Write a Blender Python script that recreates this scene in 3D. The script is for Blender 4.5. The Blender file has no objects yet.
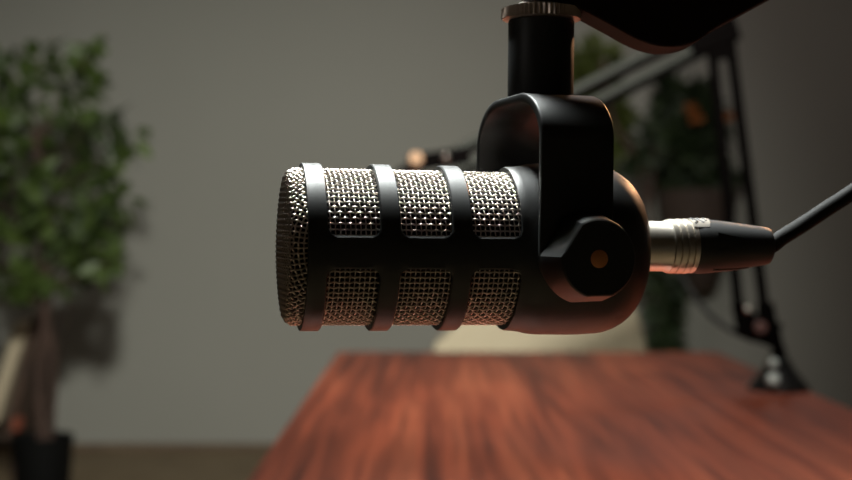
import bpy, bmesh, math, random
from mathutils import Vector, Matrix
random.seed(7)
PI = math.pi
R = math.radians
scn = bpy.context.scene
COL = scn.collection

# ------------------------------------------------------------------ camera
FPX = 1320.0
HORIZON = 227.0
CAMZ = 1.0
cam_d = bpy.data.cameras.new('camera')
cam = bpy.data.objects.new('camera', cam_d)
COL.objects.link(cam)
cam.location = (0, 0, CAMZ)
cam.rotation_euler = (R(90) - math.atan((240 - HORIZON) / FPX), 0, 0)
cam_d.sensor_width = 36
cam_d.lens = FPX / 852 * 36
cam_d.clip_start = 0.02
cam_d.dof.use_dof = True
cam_d.dof.focus_distance = 0.472
cam_d.dof.aperture_fstop = 9.0
cam_d.dof.aperture_blades = 7
scn.camera = cam

def at(px, py, Y):
    """a point of the place at distance Y that is seen near (px, py)"""
    return Vector(((px - 426) * Y / FPX, Y, CAMZ + (HORIZON - py) * Y / FPX))

# ------------------------------------------------------------------ materials
def mat(name, col, rough=0.5, metal=0.0, noise=None, bump=None, spec=0.5, col2=None, coat=0.0):
    m = bpy.data.materials.new(name)
    m.use_nodes = True
    nt = m.node_tree
    b = nt.nodes['Principled BSDF']
    b.inputs['Base Color'].default_value = (*col, 1)
    b.inputs['Roughness'].default_value = rough
    b.inputs['Metallic'].default_value = metal
    b.inputs['Specular IOR Level'].default_value = spec
    b.inputs['Coat Weight'].default_value = coat
    tc = nt.nodes.new('ShaderNodeTexCoord')
    if col2 is not None:
        n = nt.nodes.new('ShaderNodeTexNoise')
        n.inputs['Scale'].default_value = noise or 8
        n.inputs['Detail'].default_value = 4
        nt.links.new(tc.outputs['Object'], n.inputs['Vector'])
        rp = nt.nodes.new('ShaderNodeValToRGB')
        rp.color_ramp.elements[0].position = 0.35
        rp.color_ramp.elements[1].position = 0.68
        rp.color_ramp.elements[0].color = (*col, 1)
        rp.color_ramp.elements[1].color = (*col2, 1)
        nt.links.new(n.outputs['Fac'], rp.inputs['Fac'])
        nt.links.new(rp.outputs['Color'], b.inputs['Base Color'])
    if bump:
        n2 = nt.nodes.new('ShaderNodeTexNoise')
        n2.inputs['Scale'].default_value = bump[0]
        n2.inputs['Detail'].default_value = 3
        nt.links.new(tc.outputs['Object'], n2.inputs['Vector'])
        bp = nt.nodes.new('ShaderNodeBump')
        bp.inputs['Strength'].default_value = bump[1]
        bp.inputs['Distance'].default_value = bump[2]
        nt.links.new(n2.outputs['Fac'], bp.inputs['Height'])
        nt.links.new(bp.outputs['Normal'], b.inputs['Normal'])
    return m

def wood_mat():
    m = bpy.data.materials.new('red_wood')
    m.use_nodes = True
    nt = m.node_tree
    N, L = nt.nodes, nt.links
    b = N['Principled BSDF']
    tc = N.new('ShaderNodeTexCoord')
    def mapped(sx, sy, sz, scale, detail, dist=0.0):
        mp = N.new('ShaderNodeMapping')
        mp.inputs['Scale'].default_value = (sx, sy, sz)
        L.new(tc.outputs['Object'], mp.inputs['Vector'])
        n = N.new('ShaderNodeTexNoise')
        n.inputs['Scale'].default_value = scale
        n.inputs['Detail'].default_value = detail
        n.inputs['Distortion'].default_value = dist
        L.new(mp.outputs['Vector'], n.inputs['Vector'])
        return n
    big = mapped(1, 0.055, 1, 26, 4, 0.35)
    fine = mapped(1, 0.03, 1, 90, 4, 0.2)
    rp = N.new('ShaderNodeValToRGB')
    e = rp.color_ramp.elements
    e[0].position = 0.30; e[0].color = (0.13, 0.024, 0.010, 1)
    e[1].position = 0.74; e[1].color = (0.43, 0.110, 0.049, 1)
    x = e.new(0.5); x.color = (0.30, 0.062, 0.026, 1)
    L.new(big.outputs['Fac'], rp.inputs['Fac'])
    rf = N.new('ShaderNodeValToRGB')
    rf.color_ramp.elements[0].position = 0.32; rf.color_ramp.elements[0].color = (0.42, 0.36, 0.34, 1)
    rf.color_ramp.elements[1].position = 0.66; rf.color_ramp.elements[1].color = (1.05, 1.05, 1.05, 1)
    L.new(fine.outputs['Fac'], rf.inputs['Fac'])
    mx = N.new('ShaderNodeMix'); mx.data_type = 'RGBA'; mx.blend_type = 'MULTIPLY'
    mx.inputs[0].default_value = 1.0
    L.new(rp.outputs['Color'], mx.inputs[6]); L.new(rf.outputs['Color'], mx.inputs[7])
    L.new(mx.outputs[2], b.inputs['Base Color'])
    b.inputs['Roughness'].default_value = 0.42
    return m

M = dict(
    black=mat('satin_black_paint', (0.016, 0.017, 0.0168), 0.46, bump=(900, 0.05, 0.0002)),
    plastic=mat('black_plastic', (0.012, 0.011, 0.011), 0.38),
    brown_plastic=mat('dark_brown_black_plastic', (0.013, 0.008, 0.007), 0.55, spec=0.06),
    wire=mat('steel_wire', (0.76, 0.67, 0.59), 0.30, 1.0),  # warm tint puts the table's reddish reflection into the steel colour
    matt=mat('matt_black_steel', (0.0025, 0.002, 0.002), 0.8, spec=0.0),
    foam=mat('dark_foam', (0.012, 0.009, 0.008), 0.95, bump=(2500, 0.3, 0.0004)),
    chrome=mat('nickel', (0.80, 0.76, 0.70), 0.22, 1.0),
    ring=mat('knurled_nickel', (0.62, 0.52, 0.44), 0.30, 0.75),
    satin=mat('satin_nickel', (0.72, 0.66, 0.58), 0.34, 1.0, bump=(300, 0.03, 0.0003)),
    dull=mat('dull_zinc', (0.45, 0.48, 0.46), 0.55, 0.3),
    gold=mat('copper_gold_disc', (0.62, 0.25, 0.09), 0.5, 0.3),
    rubber=mat('black_rubber', (0.022, 0.022, 0.022), 0.55, bump=(600, 0.05, 0.0003)),
    cable=mat('grey_black_cable_jacket', (0.013, 0.013, 0.0125), 0.75, spec=0.22),
    wood=wood_mat(),
    steel_dark=mat('dark_painted_steel', (0.035, 0.033, 0.030), 0.35, 0.5),
    wall=mat('grey_wall_paint', (0.300, 0.292, 0.262), 0.9, noise=1.2, col2=(0.315, 0.306, 0.276), bump=(120, 0.05, 0.002)),
    ceil=mat('ceiling_paint', (0.25, 0.24, 0.22), 0.9, noise=2, col2=(0.26, 0.25, 0.23)),
    floor=mat('brown_floor', (0.19, 0.135, 0.075), 0.6, noise=5, col2=(0.26, 0.19, 0.11)),
    base=mat('brown_trim', (0.12, 0.075, 0.045), 0.6, noise=9, col2=(0.15, 0.10, 0.06)),
    leaf=mat('green_leaf', (0.014, 0.024, 0.006), 0.5, noise=7, col2=(0.070, 0.108, 0.018)),
    leaf_dark=mat('dark_green_leaf', (0.012, 0.020, 0.007), 0.6, noise=9, col2=(0.026, 0.044, 0.013)),
    leaf_olive=mat('olive_leaf', (0.045, 0.058, 0.010), 0.6, noise=9, col2=(0.085, 0.105, 0.018)),
    bark=mat('brown_bark', (0.040, 0.020, 0.014), 0.85, noise=14, col2=(0.07, 0.038, 0.027), bump=(60, 0.4, 0.004)),
    pot=mat('black_pot', (0.004, 0.004, 0.004), 0.7, spec=0.1),
    soil=mat('soil', (0.03, 0.02, 0.013), 0.95, noise=40, col2=(0.05, 0.035, 0.02)),
    cream=mat('cream_fabric', (0.45, 0.37, 0.26), 0.9, noise=60, col2=(0.50, 0.42, 0.30), bump=(500, 0.2, 0.001)),
    dark_wood=mat('dark_brown_wood', (0.045, 0.022, 0.014), 0.6, noise=12, col2=(0.07, 0.036, 0.022)),
    wicker=mat('dark_brown_planter', (0.040, 0.024, 0.018), 0.8, noise=40, col2=(0.06, 0.038, 0.028), bump=(90, 0.5, 0.004)),
    orange=mat('orange_petal', (0.30, 0.09, 0.018), 0.7, noise=20, col2=(0.36, 0.12, 0.03)),
    terracotta=mat('rust_fabric', (0.22, 0.05, 0.025), 0.9, noise=30, col2=(0.27, 0.07, 0.035)),
    darkmark=mat('black_print', (0.01, 0.008, 0.008), 0.6),
)

# ------------------------------------------------------------------ mesh helpers
class MB:
    def __init__(self):
        self.v = []; self.f = []
    def add(self, vs, fs, mtx=None):
        o = len(self.v)
        self.v += [(mtx @ Vector(p)) if mtx is not None else Vector(p) for p in vs]
        self.f += [tuple(i + o for i in f) for f in fs]
        return self
    def build(self, name, m, parent=None, angle=35, weld=0.0, bevel=0.0, segs=2, subsurf=0):
        me = bpy.data.meshes.new(name)
        me.from_pydata([tuple(p) for p in self.v], [], self.f)
        bm = bmesh.new(); bm.from_mesh(me)
        if weld: bmesh.ops.remove_doubles(bm, verts=bm.verts, dist=weld)
        bmesh.ops.recalc_face_normals(bm, faces=bm.faces)
        bm.to_mesh(me); bm.free()
        for p in me.polygons: p.use_smooth = True
        me.set_sharp_from_angle(angle=R(angle))
        me.materials.append(m)
        o = bpy.data.objects.new(name, me)
        COL.objects.link(o)
        if parent: o.parent = parent
        if bevel:
            b = o.modifiers.new('bevel', 'BEVEL'); b.width = bevel; b.segments = segs
            b.limit_method = 'ANGLE'; b.angle_limit = R(30); b.harden_normals = True
        if subsurf:
            s = o.modifiers.new('sub', 'SUBSURF'); s.levels = subsurf; s.render_levels = subsurf
        return o

def empty(name, loc, rz=0.0):
    o = bpy.data.objects.new(name, None)
    COL.objects.link(o)
    o.location = loc; o.rotation_euler = (0, 0, rz)
    o.empty_display_size = 0.05
    return o

def tag(o, label, cat, group=None):
    o['label'] = label; o['category'] = cat
    if group: o['group'] = group
    return o

def struct(o):
    o['kind'] = 'structure'; return o

def box(mb, c, s, mtx=None):
    x, y, z = s[0] / 2, s[1] / 2, s[2] / 2
    vs = [(c[0] + a * x, c[1] + b * y, c[2] + d * z) for a in (-1, 1) for b in (-1, 1) for d in (-1, 1)]
    fs = [(0, 1, 3, 2), (4, 6, 7, 5), (0, 4, 5, 1), (2, 3, 7, 6), (0, 2, 6, 4), (1, 5, 7, 3)]
    return mb.add(vs, fs, mtx)

def lathe(mb, prof, n=64, mtx=None, phis=None, closed=True):
    """prof: (axial, radius) pairs revolved about the Z axis"""
    phis = phis or [2 * PI * i / n for i in range(n)]
    n = len(phis)
    vs = []; fs = []
    for (a, r) in prof:
        for p in phis: vs.append((r * math.cos(p), r * math.sin(p), a))
    for k in range(len(prof) - 1):
        for i in range(n):
            j = (i + 1) % n
            fs.append((k * n + i, k * n + j, (k + 1) * n + j, (k + 1) * n + i))
    if closed:
        if prof[0][1] > 1e-6: fs.append(tuple(range(n)))
        if prof[-1][1] > 1e-6: fs.append(tuple((len(prof) - 1) * n + i for i in range(n)))
    return mb.add(vs, fs, mtx)

def tube(mb, pts, r, n=8, cap=True, closed=False):
    pts = [Vector(p) for p in pts]
    K = len(pts)
    rs = r if isinstance(r, (list, tuple)) else [r] * K
    up = None; vs = []; fs = []
    for k in range(K):
        a = pts[k - 1] if (k > 0 or closed) else pts[0]
        b = pts[(k + 1) % K] if (k < K - 1 or closed) else pts[-1]
        t = (b - a).normalized()
        if up is None:
            up = t.orthogonal().normalized()
        else:
            up = (up - t * up.dot(t))
            up = up.normalized() if up.length > 1e-9 else t.orthogonal().normalized()
        w = t.cross(up)
        for i in range(n):
            q = 2 * PI * i / n
            vs.append(pts[k] + (up * math.cos(q) + w * math.sin(q)) * rs[k])
    for k in range(K if closed else K - 1):
        k2 = (k + 1) % K
        for i in range(n):
            j = (i + 1) % n
            fs.append((k * n + i, k * n + j, k2 * n + j, k2 * n + i))
    if cap and not closed:
        fs.append(tuple(range(n))); fs.append(tuple((K - 1) * n + i for i in range(n)))
    return mb.add(vs, fs)

def smooth_path(pts, sub=8):
    P = [Vector(p) for p in pts]; out = []
    for i in range(len(P) - 1):
        p0 = P[max(i - 1, 0)]; p1 = P[i]; p2 = P[i + 1]; p3 = P[min(i + 2, len(P) - 1)]
        for k in range(sub):
            t = k / sub
            out.append(0.5 * ((2 * p1) + (p2 - p0) * t + (2 * p0 - 5 * p1 + 4 * p2 - p3) * t * t + (3 * p1 - p0 - 3 * p2 + p3) * t ** 3))
    out.append(P[-1]); return out

def prism(mb, outline, h0, h1, fn, caps=True):
    """outline: 2D closed polygon; fn(u, v, h) -> 3D"""
    n = len(outline)
    vs = [fn(u, v, h0) for u, v in outline] + [fn(u, v, h1) for u, v in outline]
    fs = [(i, (i + 1) % n, n + (i + 1) % n, n + i) for i in range(n)]
    if caps: fs += [tuple(range(n)), tuple(range(n, 2 * n))]
    return mb.add(vs, fs)

def align(p, d):
    """matrix whose Z axis runs along d at point p"""
    q = Vector(d).to_track_quat('Z', 'Y')
    return Matrix.Translation(Vector(p)) @ q.to_matrix().to_4x4()

# ------------------------------------------------------------------ room
RX0, RX1, RY0, RY1, RZ = -3.2, 3.2, -2.2, 5.9, 2.8
def slab(name, c, s, m):
    return struct(box(MB(), c, s).build(name, m))
slab('floor', (0, (RY0 + RY1) / 2, -0.05), (RX1 - RX0 + 0.4, RY1 - RY0 + 0.4, 0.1), M['floor'])
slab('ceiling', (0, (RY0 + RY1) / 2, RZ + 0.05), (RX1 - RX0 + 0.4, RY1 - RY0 + 0.4, 0.1), M['ceil'])
slab('wall_back', (0, RY1 + 0.05, RZ / 2), (RX1 - RX0 + 0.2, 0.1, RZ), M['wall'])
slab('wall_front', (0, RY0 - 0.05, RZ / 2), (RX1 - RX0 + 0.2, 0.1, RZ), M['wall'])
slab('wall_left', (RX0 - 0.05, (RY0 + RY1) / 2, RZ / 2), (0.1, RY1 - RY0, RZ), M['wall'])
slab('wall_right', (RX1 + 0.05, (RY0 + RY1) / 2, RZ / 2), (0.1, RY1 - RY0, RZ), M['wall'])
slab('baseboard_back', (0, RY1 - 0.006, 0.016), (RX1 - RX0, 0.012, 0.032), M['base'])

# ------------------------------------------------------------------ table
TX0, TX1, TY0, TY1, TZ = -0.176, 0.584, 0.56, 2.64, 0.75
table = tag(empty('table', ((TX0 + TX1) / 2, (TY0 + TY1) / 2, 0)), 'long table with glossy reddish brown wood grain top, below the microphone', 'table')
tw, tl = TX1 - TX0, TY1 - TY0
box(MB(), (0, 0, TZ - 0.015), (tw, tl, 0.03)).build('tabletop', M['wood'], table, bevel=0.002)
box(MB(), (0, 0, TZ - 0.065), (tw - 0.12, tl - 0.16, 0.07)).build('apron', M['dark_wood'], table)
for sx in (-1, 1):
    for sy in (-1, 1):
        box(MB(), (sx * (tw / 2 - 0.07), sy * (tl / 2 - 0.09), (TZ - 0.03) / 2), (0.06, 0.06, TZ - 0.03)).build('leg', M['dark_wood'], table, bevel=0.003)

# ------------------------------------------------------------------ microphone
TH = R(11)
PIV = Vector((0.0465, 0.5, CAMZ - 22 * 0.5 / FPX))
mic = tag(empty('microphone', PIV, TH), 'large black studio microphone with silver woven mesh windows, hanging sideways above the table', 'microphone')
mic.rotation_euler = (0, R(0.65), TH)
mm = 0.001
# local axes: +X towards the tail (right), -Y towards the viewer, +Z up.   s = -x
def body(s, r, phi):
    """s, r in mm; phi measured from the viewer's side, upwards"""
    return Vector((-s * mm, -r * mm * math.cos(phi), r * mm * math.sin(phi)))

RIBS = [90.9, 65.5, 39.9]
HALF = 3.5
EDGE4 = 18.2
RO = 30.7
PH0 = R(-2.6)
STRIP = 5.9 / RO
NPH = 44
def opening_loop(sa, sb, pa, pb, rc):
    """rounded rectangle loop in (s, phi) with matching cell border points"""
    inner, outer = [], []
    rp = rc / RO
    K = 6
    cs = {0: (sa + rc, pa + rp), 1: (sb - rc, pa + rp), 2: (sb - rc, pb - rp), 3: (sa + rc, pb - rp)}
    return cs, rp, K

def shell_mesh():
    mb = MB()
    cells = [(RIBS[0], RIBS[1], HALF, HALF), (RIBS[1], RIBS[2], HALF, HALF), (RIBS[2], 12.0, HALF, EDGE4 - 12.0)]
    rc = 3.2
    rp = rc / RO
    for half in (0, 1):
        P0 = PH0 + half * PI; P1 = P0 + PI
        pa, pb = P0 + STRIP, P1 - STRIP
        for (s0, s1, d0, d1) in cells:
            A, B = s0 - d0, s1 + d1        # A > B : opening between them
            inner = []; outer = []
            K = 6; NS = 8
            # corner (A, pa): from side phi=pa to side s=A
            def corner(cs, cp, a0, edge_s, edge_p, flip):
                pts = []
                for k in range(K + 1):
                    a = a0 + (PI / 2) * k / K
                    pts.append((cs + rc * math.cos(a), cp + rp * math.sin(a)))
                return pts
            # going round: start on the s=A side upwards in phi
            for i in range(NPH + 1):
                p = (pa + rp) + (pb - pa - 2 * rp) * i / NPH
                inner.append((A, p)); outer.append((s0, p))
            for k in range(1, K):
                a = (PI / 2) * k / K
                inner.append((A - rc + rc * math.cos(a), pb - rp + rp * math.sin(a)))
                if k <= K // 2: outer.append((s0, (pb - rp) + (P1 - pb + rp) * k / (K / 2)))
                else: outer.append((s0 + ((A - rc) - s0) * (k - K / 2) / (K / 2), P1))
            for i in range(NS + 1):
                s = (A - rc) + ((B + rc) - (A - rc)) * i / NS
                inner.append((s, pb)); outer.append((s, P1))
            for k in range(1, K):
                a = PI / 2 + (PI / 2) * k / K
                inner.append((B + rc + rc * math.cos(a), pb - rp + rp * math.sin(a)))
                if k <= K // 2: outer.append(((B + rc) + (s1 - B - rc) * k / (K / 2), P1))
                else: outer.append((s1, P1 + ((pb - rp) - P1) * (k - K / 2) / (K / 2)))
            for i in range(NPH + 1):
                p = (pb - rp) + (pa - pb + 2 * rp) * i / NPH
                inner.append((B, p)); outer.append((s1, p))
            for k in range(1, K):
                a = PI + (PI / 2) * k / K
                inner.append((B + rc + rc * math.cos(a), pa + rp + rp * math.sin(a)))
                if k <= K // 2: outer.append((s1, (pa + rp) + (P0 - pa - rp) * k / (K / 2)))
                else: outer.append((s1 + ((B + rc) - s1) * (k - K / 2) / (K / 2), P0))
            for i in range(NS + 1):
                s = (B + rc) + ((A - rc) - (B + rc)) * i / NS
                inner.append((s, pa)); outer.append((s, P0))
            for k in range(1, K):
                a = 1.5 * PI + (PI / 2) * k / K
                inner.append((A - rc + rc * math.cos(a), pa + rp + rp * math.sin(a)))
                if k <= K // 2: outer.append(((A - rc) + (s0 - A + rc) * k / (K / 2), P0))
                else: outer.append((s0, P0 + ((pa + rp) - P0) * (k - K / 2) / (K / 2)))
            n = len(inner)
            def rad(s):
                if s >= 18.6: return RO
                t = min(1, (18.6 - s) / 6.6)
                return RO + 0.55 * t * t
            rings = []
            cs_, cp_ = (A + B) / 2, (pa + pb) / 2
            for f in (0, 0.5, 0.88):
                rings.append([(o[0] + (i_[0] - o[0]) * f, o[1] + (i_[1] - o[1]) * f, None) for o, i_ in zip(outer, inner)])
            rings.append([(i_[0], i_[1], RO - 0.35) for i_ in inner])
            rings.append([(i_[0], i_[1], RO - 1.2) for i_ in inner])
            rings.append([(i_[0], i_[1], 27.2) for i_ in inner])
            vs = []
            for rg in rings:
                for (s, p, r) in rg: vs.append(body(s, rad(s) if r is None else r, p))
            fs = []
            for k in range(len(rings) - 1):
                for i in range(n):
                    j = (i + 1) % n
                    fs.append((k * n + i, k * n + j, (k + 1) * n + j, (k + 1) * n + i))
            mb.add(vs, fs)
    # azimuth samples shared with the cells
    ph = []
    for half in (0, 1):
        P0 = PH0 + half * PI; P1 = P0 + PI
        pa, pb = P0 + STRIP, P1 - STRIP
        for k in (3, 2, 1): ph.append((pa + rp) + (P0 - pa - rp) * k / 3)
        for i in range(NPH + 1): ph.append((pa + rp) + (pb - pa - 2 * rp) * i / NPH)
        for k in (1, 2): ph.append((pb - rp) + (P1 - pb + rp) * k / 3)
    n = len(ph)
    def rev(prof):
        vs = [body(s, r, p) for (s, r) in prof for p in ph]
        fs = []
        for k in range(len(prof) - 1):
            for i in range(n):
                j = (i + 1) % n
                fs.append((k * n + i, k * n + j, (k + 1) * n + j, (k + 1) * n + i))
        mb.add(vs, fs)
    f = RIBS[0] + HALF
    rev([(RIBS[0], RO), (f - 0.5, RO), (f - 0.12, RO - 0.12), (f, RO - 0.5), (f, RO - 1.6), (f - 0.3, 27.6), (f - 2, 27.4)])
    prof = [(12.0, RO + 0.55), (10.5, RO + 0.95), (9.0, RO + 1.25), (7.0, 32.15), (4, 32.3), (-6, 32.4), (-11, 32.35), (-15, 32.1)]
    for k in range(1, 17):
        a = PI / 2 * k / 16
        prof.append((-15 - 19.5 * math.sin(a) ** 1.0, 12 + 20.1 * math.cos(a) ** 0.86 if k < 16 else 12.0))
    prof += [(-34.7, 10.6), (-33.5, 10.2)]
    rev(prof)
    return mb
shell = shell_mesh().build('body_shell', M['black'], mic, angle=28, weld=2e-6)

# woven basket
def grille_mesh():
    mb = MB()
    WR = 0.35 * mm; A = 0.38
    RG = 28.1
    N = 84; p = 1.78; s0 = 15.2
    M_ = int((95 - s0) / p)
    for i in range(N):
        phi = 2 * PI * i / N + 0.01
        pts = []
        for k in range(M_ * 4 + 1):
            s = s0 + k * p / 4
            pts.append(body(s, RG + A * (-1) ** i * math.cos(PI * k / 4), phi))
        tube(mb, pts, WR, 5, cap=False)
    for j in range(M_ + 1):
        s = s0 + j * p
        pts = []
        for k in range(N * 4):
            phi = 2 * PI * k / (4 * N) + 0.01
            pts.append(body(s, RG - 0.20 - A * (-1) ** j * math.cos(PI * k / 4), phi))
        tube(mb, pts, WR * 0.74, 5, closed=True)
    # pressed cap: square weave formed over the front edge
    prof = [(0.0, 101.9)]
    for k in range(1, 11):
        t = k / 10; prof.append((24.4 * t, 101.9 - 1.7 * t ** 2.2))
    for k in range(1, 9):
        a = PI / 2 * k / 8
        prof.append((24.4 + 3.8 * math.sin(a), 96.4 + 3.8 * math.cos(a)))
    prof.append((28.2, 92.5))
    L = [0.0]
    for a, b in zip(prof, prof[1:]): L.append(L[-1] + math.hypot(b[0] - a[0], b[1] - a[1]))
    tot = L[-1]
    def prf(rho):
        rho = min(rho, tot - 1e-6)
        for k in range(len(L) - 1):
            if rho <= L[k + 1]:
                t = (rho - L[k]) / (L[k + 1] - L[k])
                r = prof[k][0] + t * (prof[k + 1][0] - prof[k][0]); s = prof[k][1] + t * (prof[k + 1][1] - prof[k][1])
                dr = prof[k + 1][0] - prof[k][0]; ds = prof[k + 1][1] - prof[k][1]
                l = math.hypot(dr, ds)
                return r, s, -ds / l, dr / l
    q = 1.95
    G = int(tot / q)
    for dirn in (0, 1):
        for i in range(-G, G + 1):
            c = (i + 0.0) * q
            h = math.sqrt(max(0, tot * tot - c * c))
            K = int(h / (q / 4))
            pts = []
            for k in range(-K, K + 1):
                t = k * q / 4
                u, v = (c, t) if dirn == 0 else (t, c)
                rho = math.hypot(u, v); phi = math.atan2(v, u)
                r, s, nr, ns = prf(rho)
                off = A * (-1) ** i * math.cos(PI * k / 4) * (1 if dirn == 0 else -1)
                pts.append(body(s + ns * off, r + nr * off, phi))
            if len(pts) > 3: tube(mb, pts, WR, 5, cap=False)
    return mb
g = grille_mesh().build('grille', M['wire'], mic, angle=80)
g['label'] = 'silver woven wire mesh'
# foam behind the weave
XM = Matrix.Rotation(R(-90), 4, 'Y')     # lathe axis Z -> -X (s direction)
SC = Matrix.Diagonal((mm, mm, mm, 1))
lathe(MB(), [(14, 10), (14, 26.6), (95, 26.6), (97.6, 25.8), (99.2, 23), (100.2, 12), (100.6, 0.0)], 64, XM @ SC).build('foam_lining', M['foam'], mic)

# bracket: inverted U that straddles the tail
def bracket():
    mb = MB()
    hw, topz, botz = 37.0, 56.5, -2.5
    ry, rz = 25.0, 18.0
    def path(off):
        pts = []
        h = hw - off; t = topz - off
        a_, b_ = ry - off * 0.8, rz - off * 0.8
        for k in range(0, 7): pts.append((-h, botz + (t - b_ - botz) * k / 6))
        for k in range(1, 15):
            a = PI - (PI / 2) * k / 14
            pts.append((-h + a_ + a_ * math.cos(a), t - b_ + b_ * math.sin(a)))
        half = pts[:]
        for (y, z) in reversed(half): pts.append((-y, z))
        return pts
    o = path(0); i_ = path(3.6)
    W = 13.7
    n = len(o)
    e = 0.8
    secs = []
    for (oy, oz), (iy, iz) in zip(o, i_):
        dy, dz = iy - oy, iz - oz
        f = e / max(1e-6, math.hypot(dy, dz))
        def mix(t): return (oy + dy * t, oz + dz * t)
        a = mix(0); b = mix(f * 0.3); b2 = mix(f); c2 = mix(1 - f); c = mix(1)
        secs.append([(-W + e, *a), (-W + 0.25, *b), (-W, *b2), (-W, *c2), (-W + e, *c), (W - e, *c), (W, *c2), (W, *b2), (W - 0.25, *b), (W - e, *a)])
    m_ = 10
    vs = [Vector((x * mm, y * mm, z * mm)) for s in secs for (x, y, z) in s]
    fs = []
    for k in range(n - 1):
        for i in range(m_):
            j = (i + 1) % m_
            fs.append((k * m_ + i, k * m_ + j, (k + 1) * m_ + j, (k + 1) * m_ + i))
    fs += [tuple(range(m_)), tuple((n - 1) * m_ + i for i in range(m_))]
    mb.add(vs, fs)
    # rounded eyes at the two arm ends
    for sy in (-1, 1):
        out = [(-W, 0)] + [(W * math.cos(a), W * math.sin(a)) for a in [PI + PI * k / 20 for k in range(1, 20)]] + [(W, 0)]
        y0, y1 = sy * hw, sy * (hw - 3.6)
        prism(mb, out, y0, y1, lambda u, v, h: Vector((u * mm, h * mm, (v + botz) * mm)))
    return mb
bk = bracket().build('bracket', M['black'], mic, angle=50)
BRX = -0.0028
bk.location = (BRX - 0.0007, 0, 0.0006); bk.rotation_euler = (0, 0, R(5))
# side washers between arm and body
PZ = -0.0025
for sy in (-1, 1):
    lathe(MB(), [(31.0, 8), (31.0, 11), (33.6, 11), (33.6, 8)], 40, Matrix.Translation((BRX + 0.001, 0, PZ)) @ Matrix.Rotation(R(90) * (1 if sy < 0 else -1), 4, 'X') @ SC).build('washer', M['plastic'], mic)

def knob_outline(r, n_arc=14):
    pts = []
    for (b0, b1) in ((-68, 118), (178, 252)):
        base = R(b0)
        na = int((b1 - b0) / 5)
        for i in range(na + 1): pts.append((r * math.cos(base + R(b1 - b0) * i / na), r * math.sin(base + R(b1 - b0) * i / na)))
        a0 = R(b1); a1 = R(178 if b0 < 0 else 292)
        for i in range(1, 5):
            t = i / 5
            p0 = Vector((math.cos(a0), math.sin(a0))) * r; p1 = Vector((math.cos(a1), math.sin(a1))) * r
            q = p0.lerp(p1, t); pts.append((q.x, q.y))
    return pts
def knob(sy):
    mb = MB()
    levels = [(37.0, 15.8), (37.6, 16.3), (39.5, 16.3), (50.4, 13.9), (51.3, 13.6), (51.8, 13.0), (51.8, 4.4)]
    base = knob_outline(1.0)
    n = len(base)
    vs = []
    for (d, r) in levels:
        for (u, v) in base:
            vs.append(Vector((u * r * mm, sy * d * mm, v * r * mm)))
    fs = []
    for k in range(len(levels) - 1):
        for i in range(n):
            j = (i + 1) % n
            fs.append((k * n + i, k * n + j, (k + 1) * n + j, (k + 1) * n + i))
    fs += [tuple(range(n)), tuple((len(levels) - 1) * n + i for i in range(n))]
    mb.add(vs, fs)
    return mb
for sy in (-1, 1):
    k = knob(sy).build('thumb_knob', M['black'], mic, angle=24)
    k.location = (-0.0004, 0, PZ); k.rotation_euler = (0, 0, R(3.5))
    d = lathe(MB(), [(51.4, 3.1), (52.0, 3.1), (52.15, 2.8), (52.2, 0)], 32, Matrix.Rotation(R(90) * (1 if sy < 0 else -1), 4, 'X') @ SC).build('centre_disc', M['gold'], k)
    d['label'] = 'copper gold disc in the knob'

# neck tube and knurled ring
NX, NZ0 = BRX - 0.0012, 0.0571
lathe(MB(), [(-1.5, 10.6), (-1.0, 11.6), (0.2, 12.3), (1.2, 12.45), (28.4, 12.45), (29.0, 12.2), (29.4, 9)], 64, Matrix.Translation((NX, 0, NZ0)) @ SC).build('neck_tube', M['black'], mic)
def knurled():
    mb = MB()
    NK = 50; n = NK * 2
    prof = [(29.3, 8.0, 0), (29.3, 14.2, 0), (29.45, 14.8, 0), (29.6, 15.1, 1), (33.2, 15.1, 1), (33.5, 14.7, 0), (33.6, 12.0, 0), (33.6, 8, 0)]
    vs = []; fs = []
    for (z, r, kn) in prof:
        for i in range(n):
            rr = r - (0.85 if kn and i % 2 else 0)
            p = 2 * PI * i / n
            vs.append(Vector((rr * math.cos(p) * mm, rr * math.sin(p) * mm, z * mm)))
    K = len(prof)
    for k in range(K - 1):
        for i in range(n):
            j = (i + 1) % n
            fs.append((k * n + i, k * n + j, (k + 1) * n + j, (k + 1) * n + i))
    mb.add(vs, fs, Matrix.Translation((NX, 0, NZ0)))
    return mb
kr = knurled().build('knurled_ring', M['ring'], mic, angle=20)
kr['label'] = 'silver knurled locking ring'
cr = lathe(MB(), [(33.4, 6), (33.4, 9.2), (34.8, 9.4), (35.4, 8.8), (36, 7.6), (40.5, 7.6), (40.5, 0)], 48, Matrix.Translation((NX, 0, NZ0)) @ SC).build('threaded_stud', M['chrome'], mic)
cr['label'] = 'shiny metal stud'

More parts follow.
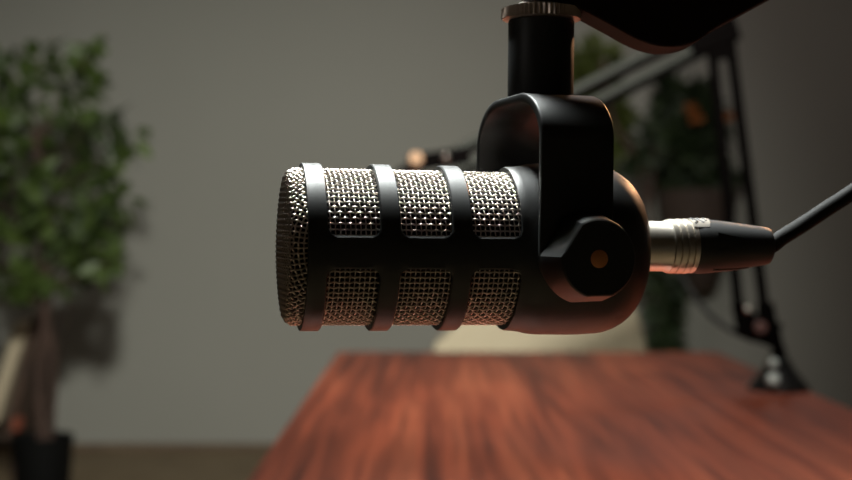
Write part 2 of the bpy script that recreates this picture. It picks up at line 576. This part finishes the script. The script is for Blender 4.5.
# ------------------------------------------------------------------ cable with connector
cord = tag(empty('microphone_cable', PIV + Vector((-0.0056, -0.001, 0.0009)), TH), 'black cable with silver and black plug, plugged into the tail of the large microphone', 'cable')
CX = Matrix.Rotation(R(90), 4, 'Y')      # lathe axis Z -> +X
S = CX @ SC
lathe(MB(), [(38.5, 8.0), (38.5, 9.6), (51, 9.65), (52.5, 10.1)], 56, S).build('plug_sleeve', M['satin'], cord)['label'] = 'satin silver metal sleeve'
gp = [(52.4, 10.0)]
for k in range(3):
    a = 52.6 + k * 2.75
    gp += [(a, 10.2), (a + 0.3, 10.5 + 0.03 * k), (a + 2.2, 10.6 + 0.03 * k), (a + 2.5, 10.2), (a + 2.7, 10.0)]
gp += [(60.9, 10.4), (62.6, 10.5), (63.2, 10.0)]
lathe(MB(), gp, 56, S, closed=False).build('ribbed_collar', M['satin'], cord)['label'] = 'shiny silver collar with three ridges'
lathe(MB(), [(62.4, 9.4), (62.6, 10.4), (66, 10.7), (70, 10.4), (82, 8.9), (93, 7.5), (94.4, 7.1), (95, 6.2), (95, 3)], 56, S).build('plug_boot', M['rubber'], cord, angle=50)
# raised wedge grips on the boot
for a0 in (R(100), R(-80), R(10), R(190)):
    mb = MB()
    vs = []; K = 10
    for k in range(K + 1):
        t = k / K
        s = 70 + t * 16; r = 10.4 - t * 2.0 + 0.35
        w = 3.6 * (1 - t) + 0.2
        for side in (-1, 1):
            a = a0 + side * w / r
            vs.append(Vector((s * mm, -r * mm * math.cos(a), r * mm * math.sin(a))))
        for side in (1, -1):
            a = a0 + side * w / r; rr = r - 1.0
            vs.append(Vector((s * mm, -rr * mm * math.cos(a), rr * mm * math.sin(a))))
    fs = []
    for k in range(K):
        for i in range(4):
            j = (i + 1) % 4
            fs.append((k * 4 + i, k * 4 + j, (k + 1) * 4 + j, (k + 1) * 4 + i))
    fs += [(0, 1, 2, 3), tuple(K * 4 + i for i in range(4))]
    mb.add(vs, fs).build('grip_wedge', M['rubber'], cord, angle=30)
# printed slanted marks near the top of the plug
mb = MB()
def mark(pts, w=0.45):
    P = []
    for (s, a) in pts:
        r = 10.72
        P.append(Vector((s * mm, -r * mm * math.cos(R(a)), r * mm * math.sin(R(a)))))
    tube(mb, P, w * mm, 5)
mark([(62.6, 88), (61.8, 81), (62.0, 75), (63.4, 69), (63.4, 63), (62.2, 56)])
mark([(65.2, 87), (64.4, 78), (64.8, 68), (65.8, 58)])
mark([(67.6, 87), (66.9, 77), (67.2, 66)])
pm = MB(); K = 16; vs_ = []; fs_ = []
for k in range(K + 1):
    a = R(44 + 62 * k / K); e_ = 69.3 - 4.5 * abs(k / K - 0.55) ** 1.5
    for (s_, r_) in ((61.0, 10.45), (61.2, 10.72), (e_ - 0.3, 10.80), (e_, 10.3)):
        vs_.append(Vector((s_ * mm, -r_ * mm * math.cos(a), r_ * mm * math.sin(a))))
for k in range(K):
    for i in range(3): fs_.append((k * 4 + i, k * 4 + i + 1, k * 4 + 5 + i, k * 4 + 4 + i))
pm.add(vs_, fs_).build('collar_tab', M['satin'], cord)['label'] = 'silver tab with black marks'
mb.build('printed_mark', M['darkmark'], cord)
cp = [PIV + Vector((math.cos(TH) * d - 0.0056, math.sin(TH) * d, 0.0009)) for d in (0.090, 0.096)]
inv = (Matrix.Translation(PIV + Vector((-0.0056, -0.001, 0.0009))) @ Matrix.Rotation(TH, 4, 'Z')).inverted()
cp = [cp[0], cp[1], at(782, 237.5, .519), at(803, 224.5, .524), at(828, 208, .526), at(856, 189.5, .528), at(905, 152, .526), at(980, 122, .51), Vector((0.262, 0.465, 1.03)), Vector((0.305, 0.42, 0.93)), Vector((0.318, 0.38, 0.7)), Vector((0.31, 0.35, 0.35)), Vector((0.315, 0.32, 0.06)), Vector((0.34, 0.27, 0.005)), Vector((0.42, 0.12, 0.0045)), Vector((0.46, -0.1, 0.0045))]
tube(MB(), [inv @ p for p in smooth_path(cp, 8)], 0.0032, 16).build('cord', M['cable'], cord)

# ------------------------------------------------------------------ near boom arm that carries the microphone
near = empty('boom_arm', (0.47, 0.85, TZ))
tag(near, 'dark boom arm above the large microphone, only its curved end seen at the top edge', 'microphone arm')
ninv = Matrix.Translation((0.47, 0.85, TZ)).inverted()
def z_of(py, D=0.490): return CAMZ + (HORIZON - py) * D / FPX
def x_of(px, D=0.490): return (px - 426) * D / FPX
bot = [(516, -22), (532, -15), (548, -8), (566, 1), (590, 14), (615, 27.5), (632, 37), (646, 43), (660, 46.5), (676, 47), (690, 44), (702, 38), (714, 29), (736, 17), (770, -2), (830, -34), (900, -70)]
sb = smooth_path([Vector((x_of(a), 0, z_of(b))) for a, b in bot], 4)
top = [(900, -160), (780, -120), (650, -95), (560, -80), (520, -62)]
out = [(p.x, p.z) for p in sb] + [(x_of(a), z_of(b)) for a, b in top]
hm = MB()
prism(hm, out, 0.490, 0.5125, lambda u, v, h: ninv @ Vector((u, h, v)))
hm.build('end_housing', M['brown_plastic'], near, angle=30, bevel=0.0012, segs=3)
tube(MB(), [ninv @ Vector(p) for p in [(x_of(880), 0.5, z_of(-112)), (0.31, 0.62, 1.23), (0.47, 0.78, 1.30)]], 0.010, 16).build('upper_tube', M['steel_dark'], near)
lathe(MB(), [(-0.02, 0), (-0.02, 0.018), (0.02, 0.018), (0.02, 0)], 32, ninv @ align((0.47, 0.78, 1.30), (0, 1, 0))).build('elbow', M['plastic'], near)
tube(MB(), [ninv @ Vector(p) for p in [(0.47, 0.78, 1.30), (0.47, 0.85, 0.80)]], 0.010, 16).build('lower_tube', M['steel_dark'], near)
lathe(MB(), [(0.0, 0.04), (0.006, 0.04), (0.012, 0.03), (0.05, 0.014), (0.06, 0.012)], 40).build('base', M['plastic'], near)

# ------------------------------------------------------------------ far boom arm
FY = 2.0
foot = at(779, 390, 2.025); foot.z = TZ
far = tag(empty('boom_arm', foot), 'black scissor boom arm with twin bars, cone base at the far right table corner', 'microphone arm')
finv = Matrix.Translation(foot).inverted()
def F(px, py, Y=FY): return finv @ at(px, py, Y)
lathe(MB(), [(0, 0.047), (0.004, 0.047), (0.010, 0.042), (0.030, 0.026), (0.052, 0.013), (0.066, 0.010), (0.070, 0)], 48).build('base', mat('glossy_black_base', (0.012, 0.012, 0.012), 0.22), far)
# swivel block
def bar(mb, a, b, w, d):
    """square bar from a to b, w wide in the picture plane, d deep"""
    a = Vector(a); b = Vector(b); t = (b - a); L = t.length; t.normalize()
    y = Vector((0, 1, 0)); y = (y - t * y.dot(t)).normalized(); x = y.cross(t)
    mtx = Matrix((( x.x, y.x, t.x, a.x), (x.y, y.y, t.y, a.y), (x.z, y.z, t.z, a.z), (0, 0, 0, 1)))
    box(mb, (0, 0, L / 2), (w, d, L), mtx)
m_ = MB(); bar(m_, F(779, 352), F(774, 330), 0.016, 0.02)
bar(m_, F(738, 303), F(744, 333), 0.020, 0.012); bar(m_, F(765, 303), F(771, 338), 0.026, 0.012)
bar(m_, F(741, 322), F(777, 336), 0.040, 0.026)
m_.build('swivel_block', M['matt'], far, bevel=0.003)
lathe(MB(), [(0, 0.009), (0.008, 0.009), (0.010, 0.007), (0.010, 0)], 24, align(F(760, 327, FY - 0.022), (0, -1, 0))).build('joint_knob', mat('dull_red_brown_knob', (0.10, 0.05, 0.045), 0.4), far)
lathe(MB(), [(0, 0.006), (0.005, 0.006), (0.007, 0.004), (0.0075, 0)], 24, align(F(748, 309, FY - 0.014), (0, -1, 0.2))).build('bolt', M['chrome'], far)
for (py, rr) in ((364, 0.0075), (380, 0.0095)):
    lathe(MB(), [(0, rr), (0.008, rr), (0.012, rr * .7), (0.0125, 0)], 24, align(F(773, py, 2.025 - (0.022 if py < 370 else 0.036)), (-0.15, -1, 0.35))).build('bolt', M['dull'], far)
for (a, b) in ((F(740, 322), F(711, 44)), (F(766, 322), F(729, 36))):
    m_ = MB(); bar(m_, a, b, 0.0145, 0.014); m_.build('lower_bar', M['matt'], far, bevel=0.002)
m_ = MB(); bar(m_, F(688, 46), F(736, 28), 0.038, 0.028); bar(m_, F(708, 52), F(733, 48), 0.03, 0.02)
m_.build('elbow', M['matt'], far, bevel=0.004)
mbar = mat('grey_lit_bar', (0.020, 0.021, 0.017), 0.6, 0.0, spec=0.2)  # lighter tone of the bar's lit top, put into the colour
for (a, b) in ((F(700, 26), F(452, 152)), (F(704, 45), F(458, 170))):
    m_ = MB(); bar(m_, a, b, 0.012, 0.016); m_.build('upper_bar', mbar, far, bevel=0.003)
    dn = Vector((0.004, 0, -0.0105))
    m_ = MB(); bar(m_, a + dn, b + dn, 0.010, 0.018); m_.build('underside_shade', M['matt'], far, bevel=0.002)['label'] = 'added dark strip for shade under the bar'  # dark strip added in place of the bar's shaded underside
m_ = MB(); bar(m_, F(408, 164), F(470, 155), 0.026, 0.022); bar(m_, F(398, 176), F(416, 168), 0.022, 0.02)
m_.build('tilt_head', M['matt'], far, bevel=0.004)
k_ = lathe(MB(), [(0, 0.011), (0.008, 0.011), (0.011, 0.008), (0.012, 0)], 24, align(F(416, 160, FY - 0.012), (0, -1, 0.25))).build('joint_knob', mat('copper_knob', (0.30, 0.18, 0.11), 0.7, 0.0, spec=0.2), far)
k_['label'] = 'copper coloured knob'
lathe(MB(), [(0, 0.0065), (0.006, 0.0065), (0.008, 0.004), (0.009, 0)], 24, align(F(446, 158, FY - 0.012), (0, -1, 0.3))).build('bolt', M['chrome'], far)
# microphone cable that hangs off the arm
tube(MB(), smooth_path([F(415, 172), F(470, 200, 2.02), F(560, 225, 2.05), F(640, 245, 2.08), F(676, 268, 2.08), F(692, 293, 2.07), F(716, 320, 2.05), F(748, 338, 2.03), F(764, 340, 2.01)], 8), 0.0042, 10).build('cable', M['cable'], far)

# ------------------------------------------------------------------ armchair behind the table
def rounded_slab(mb, w, h, d, r, n=10, taper=0.0):
    out = []
    for (cx, cz, a0) in ((w / 2 - r, h - r, 0), (-w / 2 + r, h - r, 90), ):
        for k in range(n + 1):
            a = R(a0 + 90 * k / n); out.append((cx + r * math.cos(a), cz + r * math.sin(a)))
    out += [(-w / 2 - taper, 0), (w / 2 + taper * 0.2, 0)]
    return out
def armchair():
    c = at(541, 352, 3.30)
    root = tag(empty('armchair', (c.x, 3.30, 0)), 'pale cream upholstered chair behind the far end of the table', 'chair')
    out = [(p.x, p.y) for p in smooth_path([(-.295, 0, 0), (-.285, .2, 0), (-.272, .35, 0), (-.245, .39, 0), (-.2, .43, 0), (-.14, .475, 0), (-.05, .505, 0), (.08, .51, 0), (.17, .50, 0), (.225, .465, 0), (.25, .40, 0), (.262, .33, 0), (.27, .2, 0), (.275, 0, 0)], 4)]
    mb = MB(); prism(mb, out, -0.05, 0.05, lambda u, v, h: Vector((u, h, v + 0.34)))
    mb.build('backrest', M['cream'], root, bevel=0.02, segs=4)
    box(MB(), (0, 0.26, 0.40), (0.50, 0.46, 0.12)).build('seat', M['cream'], root, bevel=0.03, segs=4)
    for sx in (-1, 1):
        for sy in (0.05, 0.45):
            tube(MB(), [(sx * 0.22, sy, 0.35), (sx * 0.24, sy + (0.02 if sy > 0.2 else -0.02), 0)], [0.018, 0.012], 12).build('leg', M['dark_wood'], root)
    return root
armchair()

# ------------------------------------------------------------------ plants
def leaf(mb, p, d, L, W, roll):
    d = Vector(d).normalized()
    s = d.orthogonal().normalized()
    s = Matrix.Rotation(roll, 3, d) @ s
    nrm = d.cross(s)
    prof = [(0, 0.04), (0.25, 0.8), (0.5, 1.0), (0.78, 0.62), (1, 0.03)]
    vs = []; fs = []
    for (t, w) in prof:
        c = p + d * L * t - nrm * (0.22 * L * t * t)
        vs += [c - s * W / 2 * w, c + nrm * (-0.12 * W * w), c + s * W / 2 * w]
    for k in range(len(prof) - 1):
        for i in (0, 1):
            a = k * 3 + i
            fs.append((a, a + 1, a + 4, a + 3))
    mb.add(vs, fs)
def rdir(up=0.0):
    v = Vector((random.gauss(0, 1), random.gauss(0, 1), random.gauss(0, 1) + up))
    return v.normalized()
def cluster(mb, c, r, n, L, W, flat=0.8, up=-0.2):
    for _ in range(n):
        v = rdir(); q = random.random() ** 0.5
        p = c + Vector((v.x * r, v.y * r * flat, v.z * r)) * q
        leaf(mb, p, (v + rdir(up)).normalized(), L * random.uniform(.7, 1.2), W * random.uniform(.7, 1.2), random.uniform(0, 6.28))

# left tree
TY = 4.4
base = at(42, 437, TY); base.z = 0
tree = tag(empty('potted_tree', base), 'tall leafy green indoor tree in a black pot by the left edge', 'plant')
tinv = Matrix.Translation(base).inverted()
lathe(MB(), [(0, 0.075), (0.01, 0.08), (0.26, 0.098), (0.30, 0.104), (0.305, 0.100), (0.30, 0.094), (0.28, 0.090)], 40).build('pot', M['pot'], tree)
lathe(MB(), [(0.262, 0), (0.268, 0.05), (0.262, 0.088), (0.25, 0.088)], 24).build('soil', M['soil'], tree)
tr = smooth_path([(0, 0, 0.25), (-0.01, 0.0, 0.5), (0.015, 0.01, 0.8), (0.0, 0, 1.1), (-0.03, 0, 1.35)], 6)
trunk = MB(); tube(trunk, tr, [0.019 - 0.009 * i / (len(tr) - 1) for i in range(len(tr))], 10)
tr2 = smooth_path([(0.02, 0.01, 0.25), (0.03, 0.02, 0.55), (-0.01, 0.02, 0.85), (0.05, 0, 1.15)], 6)
tube(trunk, tr2, [0.013 - 0.006 * i / (len(tr2) - 1) for i in range(len(tr2))], 8)
clus = [(12, 72, 20), (40, 60, 16), (62, 82, 18), (88, 56, 12), (86, 84, 13), (12, 100, 22), (110, 128, 17), (130, 140, 15), (80, 130, 20),
        (40, 130, 25), (2, 140, 24), (25, 170, 27), (70, 165, 24), (100, 165, 18), (120, 200, 15), (92, 200, 20), (50, 212, 27), (8, 215, 28),
        (35, 250, 25), (80, 240, 23), (108, 262, 14), (60, 278, 17), (12, 280, 18), (104, 228, 12), (-30, 120, 26), (-30, 190, 28), (-25, 250, 24), (-15, 60, 16), (30, 292, 12), (95, 250, 20), (75, 268, 16), (88, 225, 18)]
fol = MB()
for (px, py, r) in clus:
    dy = random.uniform(-0.14, 0.14)
    c = tinv @ at(px, py, TY + dy)
    rr = r * 0.80 * TY / FPX
    cluster(fol, c, rr, int(8 + r * 0.8), 0.078, 0.042)
    hub = Vector((0, 0, min(1.3, max(0.62, c.z - 0.10))))
    tube(trunk, smooth_path([hub, hub.lerp(c, 0.5) + Vector((0, 0, -0.01)), c], 3), 0.0035, 5)
trunk.build('trunk', M['bark'], tree)
fol.build('foliage', M['leaf'], tree, angle=60)

# leafy climber behind the microphone, right of the chair
CY = 5.2
base = at(664, 400, CY); base.z = 0
cl = tag(empty('climbing_plant', base), 'tall slim plant with dark leaves rising behind the right end of the cream chair', 'plant')
cinv = Matrix.Translation(base).inverted()
def Cp(px, py, Y=CY): return cinv @ at(px, py, Y)
lathe(MB(), [(0, 0.11), (0.30, 0.14), (0.31, 0.135), (0.29, 0.125)], 32).build('pot', M['pot'], cl)
lathe(MB(), [(0.27, 0), (0.272, 0.12), (0.25, 0.12)], 24).build('soil', M['soil'], cl)
st = smooth_path([(0, 0, 0.25), Cp(664, 350), Cp(662, 290), Cp(650, 220), Cp(636, 160), Cp(612, 120), Cp(602, 60)], 6)
sm = MB(); tube(sm, st, 0.010, 8); tube(sm, smooth_path([Cp(648, 210), Cp(652, 180), Cp(655, 140)], 4), 0.008, 6)
sm.build('stem', M['bark'], cl)
fl = MB()
for (px, py, r) in [(664, 345, 18), (660, 325, 15), (668, 305, 16), (664, 285, 17), (672, 268, 13), (655, 262, 12), (668, 365, 18)]:
    cluster(fl, Cp(px, py), r * CY / FPX, 46, 0.075, 0.036)
fl.build('foliage', M['leaf_dark'], cl, angle=60)
fl = MB()
for (px, py, r) in [(600, 60, 15), (592, 80, 17), (610, 95, 17), (600, 115, 20), (612, 135, 15), (600, 150, 18), (575, 60, 12), (618, 118, 12)]:
    cluster(fl, Cp(px, py, CY + 0.1), r * CY / FPX, 50, 0.08, 0.04)
fl.build('upper_foliage', M['leaf_olive'], cl, angle=60)['label'] = 'lighter olive green leaves at the top'
fl = MB()
for (px, py, r) in [(640, 160, 9), (648, 145, 9), (652, 130, 8), (630, 165, 7)]:
    cluster(fl, Cp(px, py), r * CY / FPX, 30, 0.06, 0.03)
fl.build('side_foliage', M['leaf_dark'], cl, angle=60)

# wall planter with flowering plant
WY = 5.70
pc = at(697, 200, WY)
wp = tag(empty('wall_planter', (pc.x, WY, at(697, 290, WY).z)), 'dark brown planter on the back wall with a bushy dark green plant and orange flowers', 'plant')
winv = Matrix.Translation(wp.location).inverted()
def W_(px, py, Y=WY): return winv @ at(px, py, Y)
top_z = W_(697, 190).z
def planter():
    mb = MB()
    n = 32; vs = []; fs = []
    prof = [(0.0, 0.06), (0.02, 0.085), (top_z * 0.5, 0.145), (top_z * 0.85, 0.170), (top_z, 0.175), (top_z, 0.160), (top_z - 0.05, 0.155)]
    for (z, r) in prof:
        for i in range(n):
            a = 2 * PI * i / n
            vs.append(Vector((r * math.cos(a), r * 0.95 * math.sin(a), z)))
    for k in range(len(prof) - 1):
        for i in range(n):
            j = (i + 1) % n; fs.append((k * n + i, k * n + j, (k + 1) * n + j, (k + 1) * n + i))
    fs.append(tuple(range(n)))
    return mb.add(vs, fs)
pl = planter().build('planter', M['wicker'], wp)
lathe(MB(), [(top_z - 0.04, 0), (top_z - 0.035, 0.145), (top_z - 0.06, 0.145)], 24).build('soil', M['soil'], wp)
box(MB(), (0, 0.18, top_z * 0.6), (0.05, 0.05, 0.1)).build('bracket', M['plastic'], wp)
fl = MB()
for (px, py, r) in [(672, 175, 16), (690, 180, 17), (712, 178, 16), (730, 180, 13), (668, 150, 17), (690, 152, 20), (712, 150, 17), (672, 125, 15), (668, 102, 10), (672, 88, 7), (690, 130, 16), (708, 128, 13), (690, 106, 11), (705, 108, 9), (700, 95, 6)]:
    cluster(fl, W_(px, py, WY - 0.04), r * WY / FPX, 44, 0.085, 0.045)
fl.build('foliage', M['leaf_dark'], wp, angle=60)
sm = MB()
for (px, py) in [(672, 95), (690, 110), (710, 120), (725, 120), (665, 140)]:
    tube(sm, smooth_path([Vector((0, 0, top_z - 0.05)), W_((px + 697) / 2, 165), W_(px, py)], 4), 0.005, 6)
sm.build('stem', M['bark'], wp)
for (px, py) in [(691, 108), (696, 118), (727, 116)]:
    mb = MB(); c = W_(px, py, WY - 0.13)
    for k in range(7):
        a = 2 * PI * k / 7
        leaf(mb, c, (math.cos(a), -0.5, math.sin(a)), 0.036, 0.026, 0.0)
    mb.build('flower', M['orange'], wp, angle=60)

# ------------------------------------------------------------------ lounge chair at the left edge
LY = 5.0
lb = at(-10, 430, LY); lb.z = 0
lc = tag(empty('lounge_chair', lb), 'dark wooden lounge chair with slanted cream cushion, behind the potted tree at the left edge', 'chair')
linv = Matrix.Translation(lb).inverted()
def L_(px, py, Y=LY): return linv @ at(px, py, Y)
def LF(px, py, d): return L_(px, py, LY - d) + Vector((0, d, 0))      # seen on the near face of a piece 2*d deep
m_ = MB(); bar(m_, LF(-12, 425, .23), LF(21, 322, .23), 0.052, 0.46)
m_.build('back_cushion', M['cream'], lc, bevel=0.02, segs=3)
m_ = MB(); bar(m_, LF(4, 440, .21), LF(37, 316, .21), 0.030, 0.42)
m_.build('back_frame', M['dark_wood'], lc, bevel=0.006)
box(MB(), (L_(-60, 430).x, 0, 0.27), (0.50, 0.50, 0.07)).build('seat_frame', M['dark_wood'], lc, bevel=0.006)
box(MB(), (L_(-60, 430).x, 0, 0.345), (0.44, 0.46, 0.08)).build('seat_cushion', M['cream'], lc, bevel=0.02, segs=3)
for x in (L_(-60, 430).x - 0.22, L_(-60, 430).x + 0.22):
    for y in (-0.22, 0.22):
        box(MB(), (x, y, 0.12), (0.04, 0.04, 0.24)).build('leg', M['dark_wood'], lc, bevel=0.004)
for y in (-0.255, 0.255):
    m_ = MB(); bar(m_, Vector((L_(10, 400).x, y, L_(0, 405).z)), Vector((L_(-95, 400).x, y, L_(0, 405).z - 0.02)), 0.03, 0.04)
    bar(m_, Vector((L_(-88, 400).x, y, 0.26)), Vector((L_(-88, 400).x, y, L_(0, 405).z - 0.02)), 0.03, 0.04)
    m_.build('armrest', M['dark_wood'], lc, bevel=0.004)
cush = MB(); box(cush, (0, 0, 0), (0.026, 0.08, 0.05))
cu = cush.build('small_pouch', M['terracotta'], None, bevel=0.012, segs=3)
cu.location = at(17, 424, LY - 0.31)
tag(cu, 'small rust orange pouch hanging on the lounge chair beside the tree trunk', 'pouch')

# ------------------------------------------------------------------ lights
def area(name, loc, target, size, power, col, size_y=None, spread=180):
    d = bpy.data.lights.new(name, 'AREA'); d.energy = power; d.color = col
    d.shape = 'RECTANGLE'; d.size = size; d.size_y = size_y or size; d.spread = R(spread)
    o = bpy.data.objects.new(name, d); COL.objects.link(o)
    o.location = loc
    o.rotation_euler = (Vector(target) - Vector(loc)).to_track_quat('-Z', 'Y').to_euler()
    return o
area('key_softbox', (-0.12, 0.93, 1.95), (0.02, 0.5, 1.0), 0.36, 14, (0.95, 1.0, 0.97), spread=90)
def spot(name, loc, target, power, col, ang, blend, rad):
    d = bpy.data.lights.new(name, 'SPOT'); d.energy = power; d.color = col
    d.spot_size = R(ang); d.spot_blend = blend; d.shadow_soft_size = rad
    o = bpy.data.objects.new(name, d); COL.objects.link(o)
    o.location = loc
    o.rotation_euler = (Vector(target) - Vector(loc)).to_track_quat('-Z', 'Y').to_euler()
    return o
spot('room_lamp', (0.06, 0.0, 2.08), (-0.9, 5.9, 0.25), 610, (0.985, 1.0, 0.90), 57, 1.0, 0.12)
area('wall_fill', (0.9, 4.2, 2.74), (1.0, 4.5, 0), 0.7, 9, (1.0, 0.90, 0.84))  # unseen fill light, added to lift the dark right wall
area('table_fill', (0.12, 1.45, 2.35), (0.18, 1.45, 0.75), 0.35, 3.6, (1.0, 0.93, 0.85), spread=80)  # overhead fill added to light the tabletop, no real fixture
spot('warm_lamp', (0.70, 1.55, 1.50), (0.08, 0.5, 1.0), 24, (1.0, 0.50, 0.24), 40, 0.8, 0.05)

spot('ring_fill', (-0.85, 0.05, 1.35), (0.043, 0.5, 1.096), 1.6, (1.0, 0.95, 0.88), 6.5, 1.0, 0.04)  # narrow spot added to brighten the knurled ring
w = bpy.data.worlds.new('world'); scn.world = w
w.use_nodes = True
w.node_tree.nodes['Background'].inputs[0].default_value = (0.5, 0.5, 0.5, 1)
w.node_tree.nodes['Background'].inputs[1].default_value = 0.05

vs = scn.view_settings
vs.view_transform = 'Standard'; vs.look = 'None'; vs.gamma = 1; vs.use_curve_mapping = False
vs.exposure = 0.0
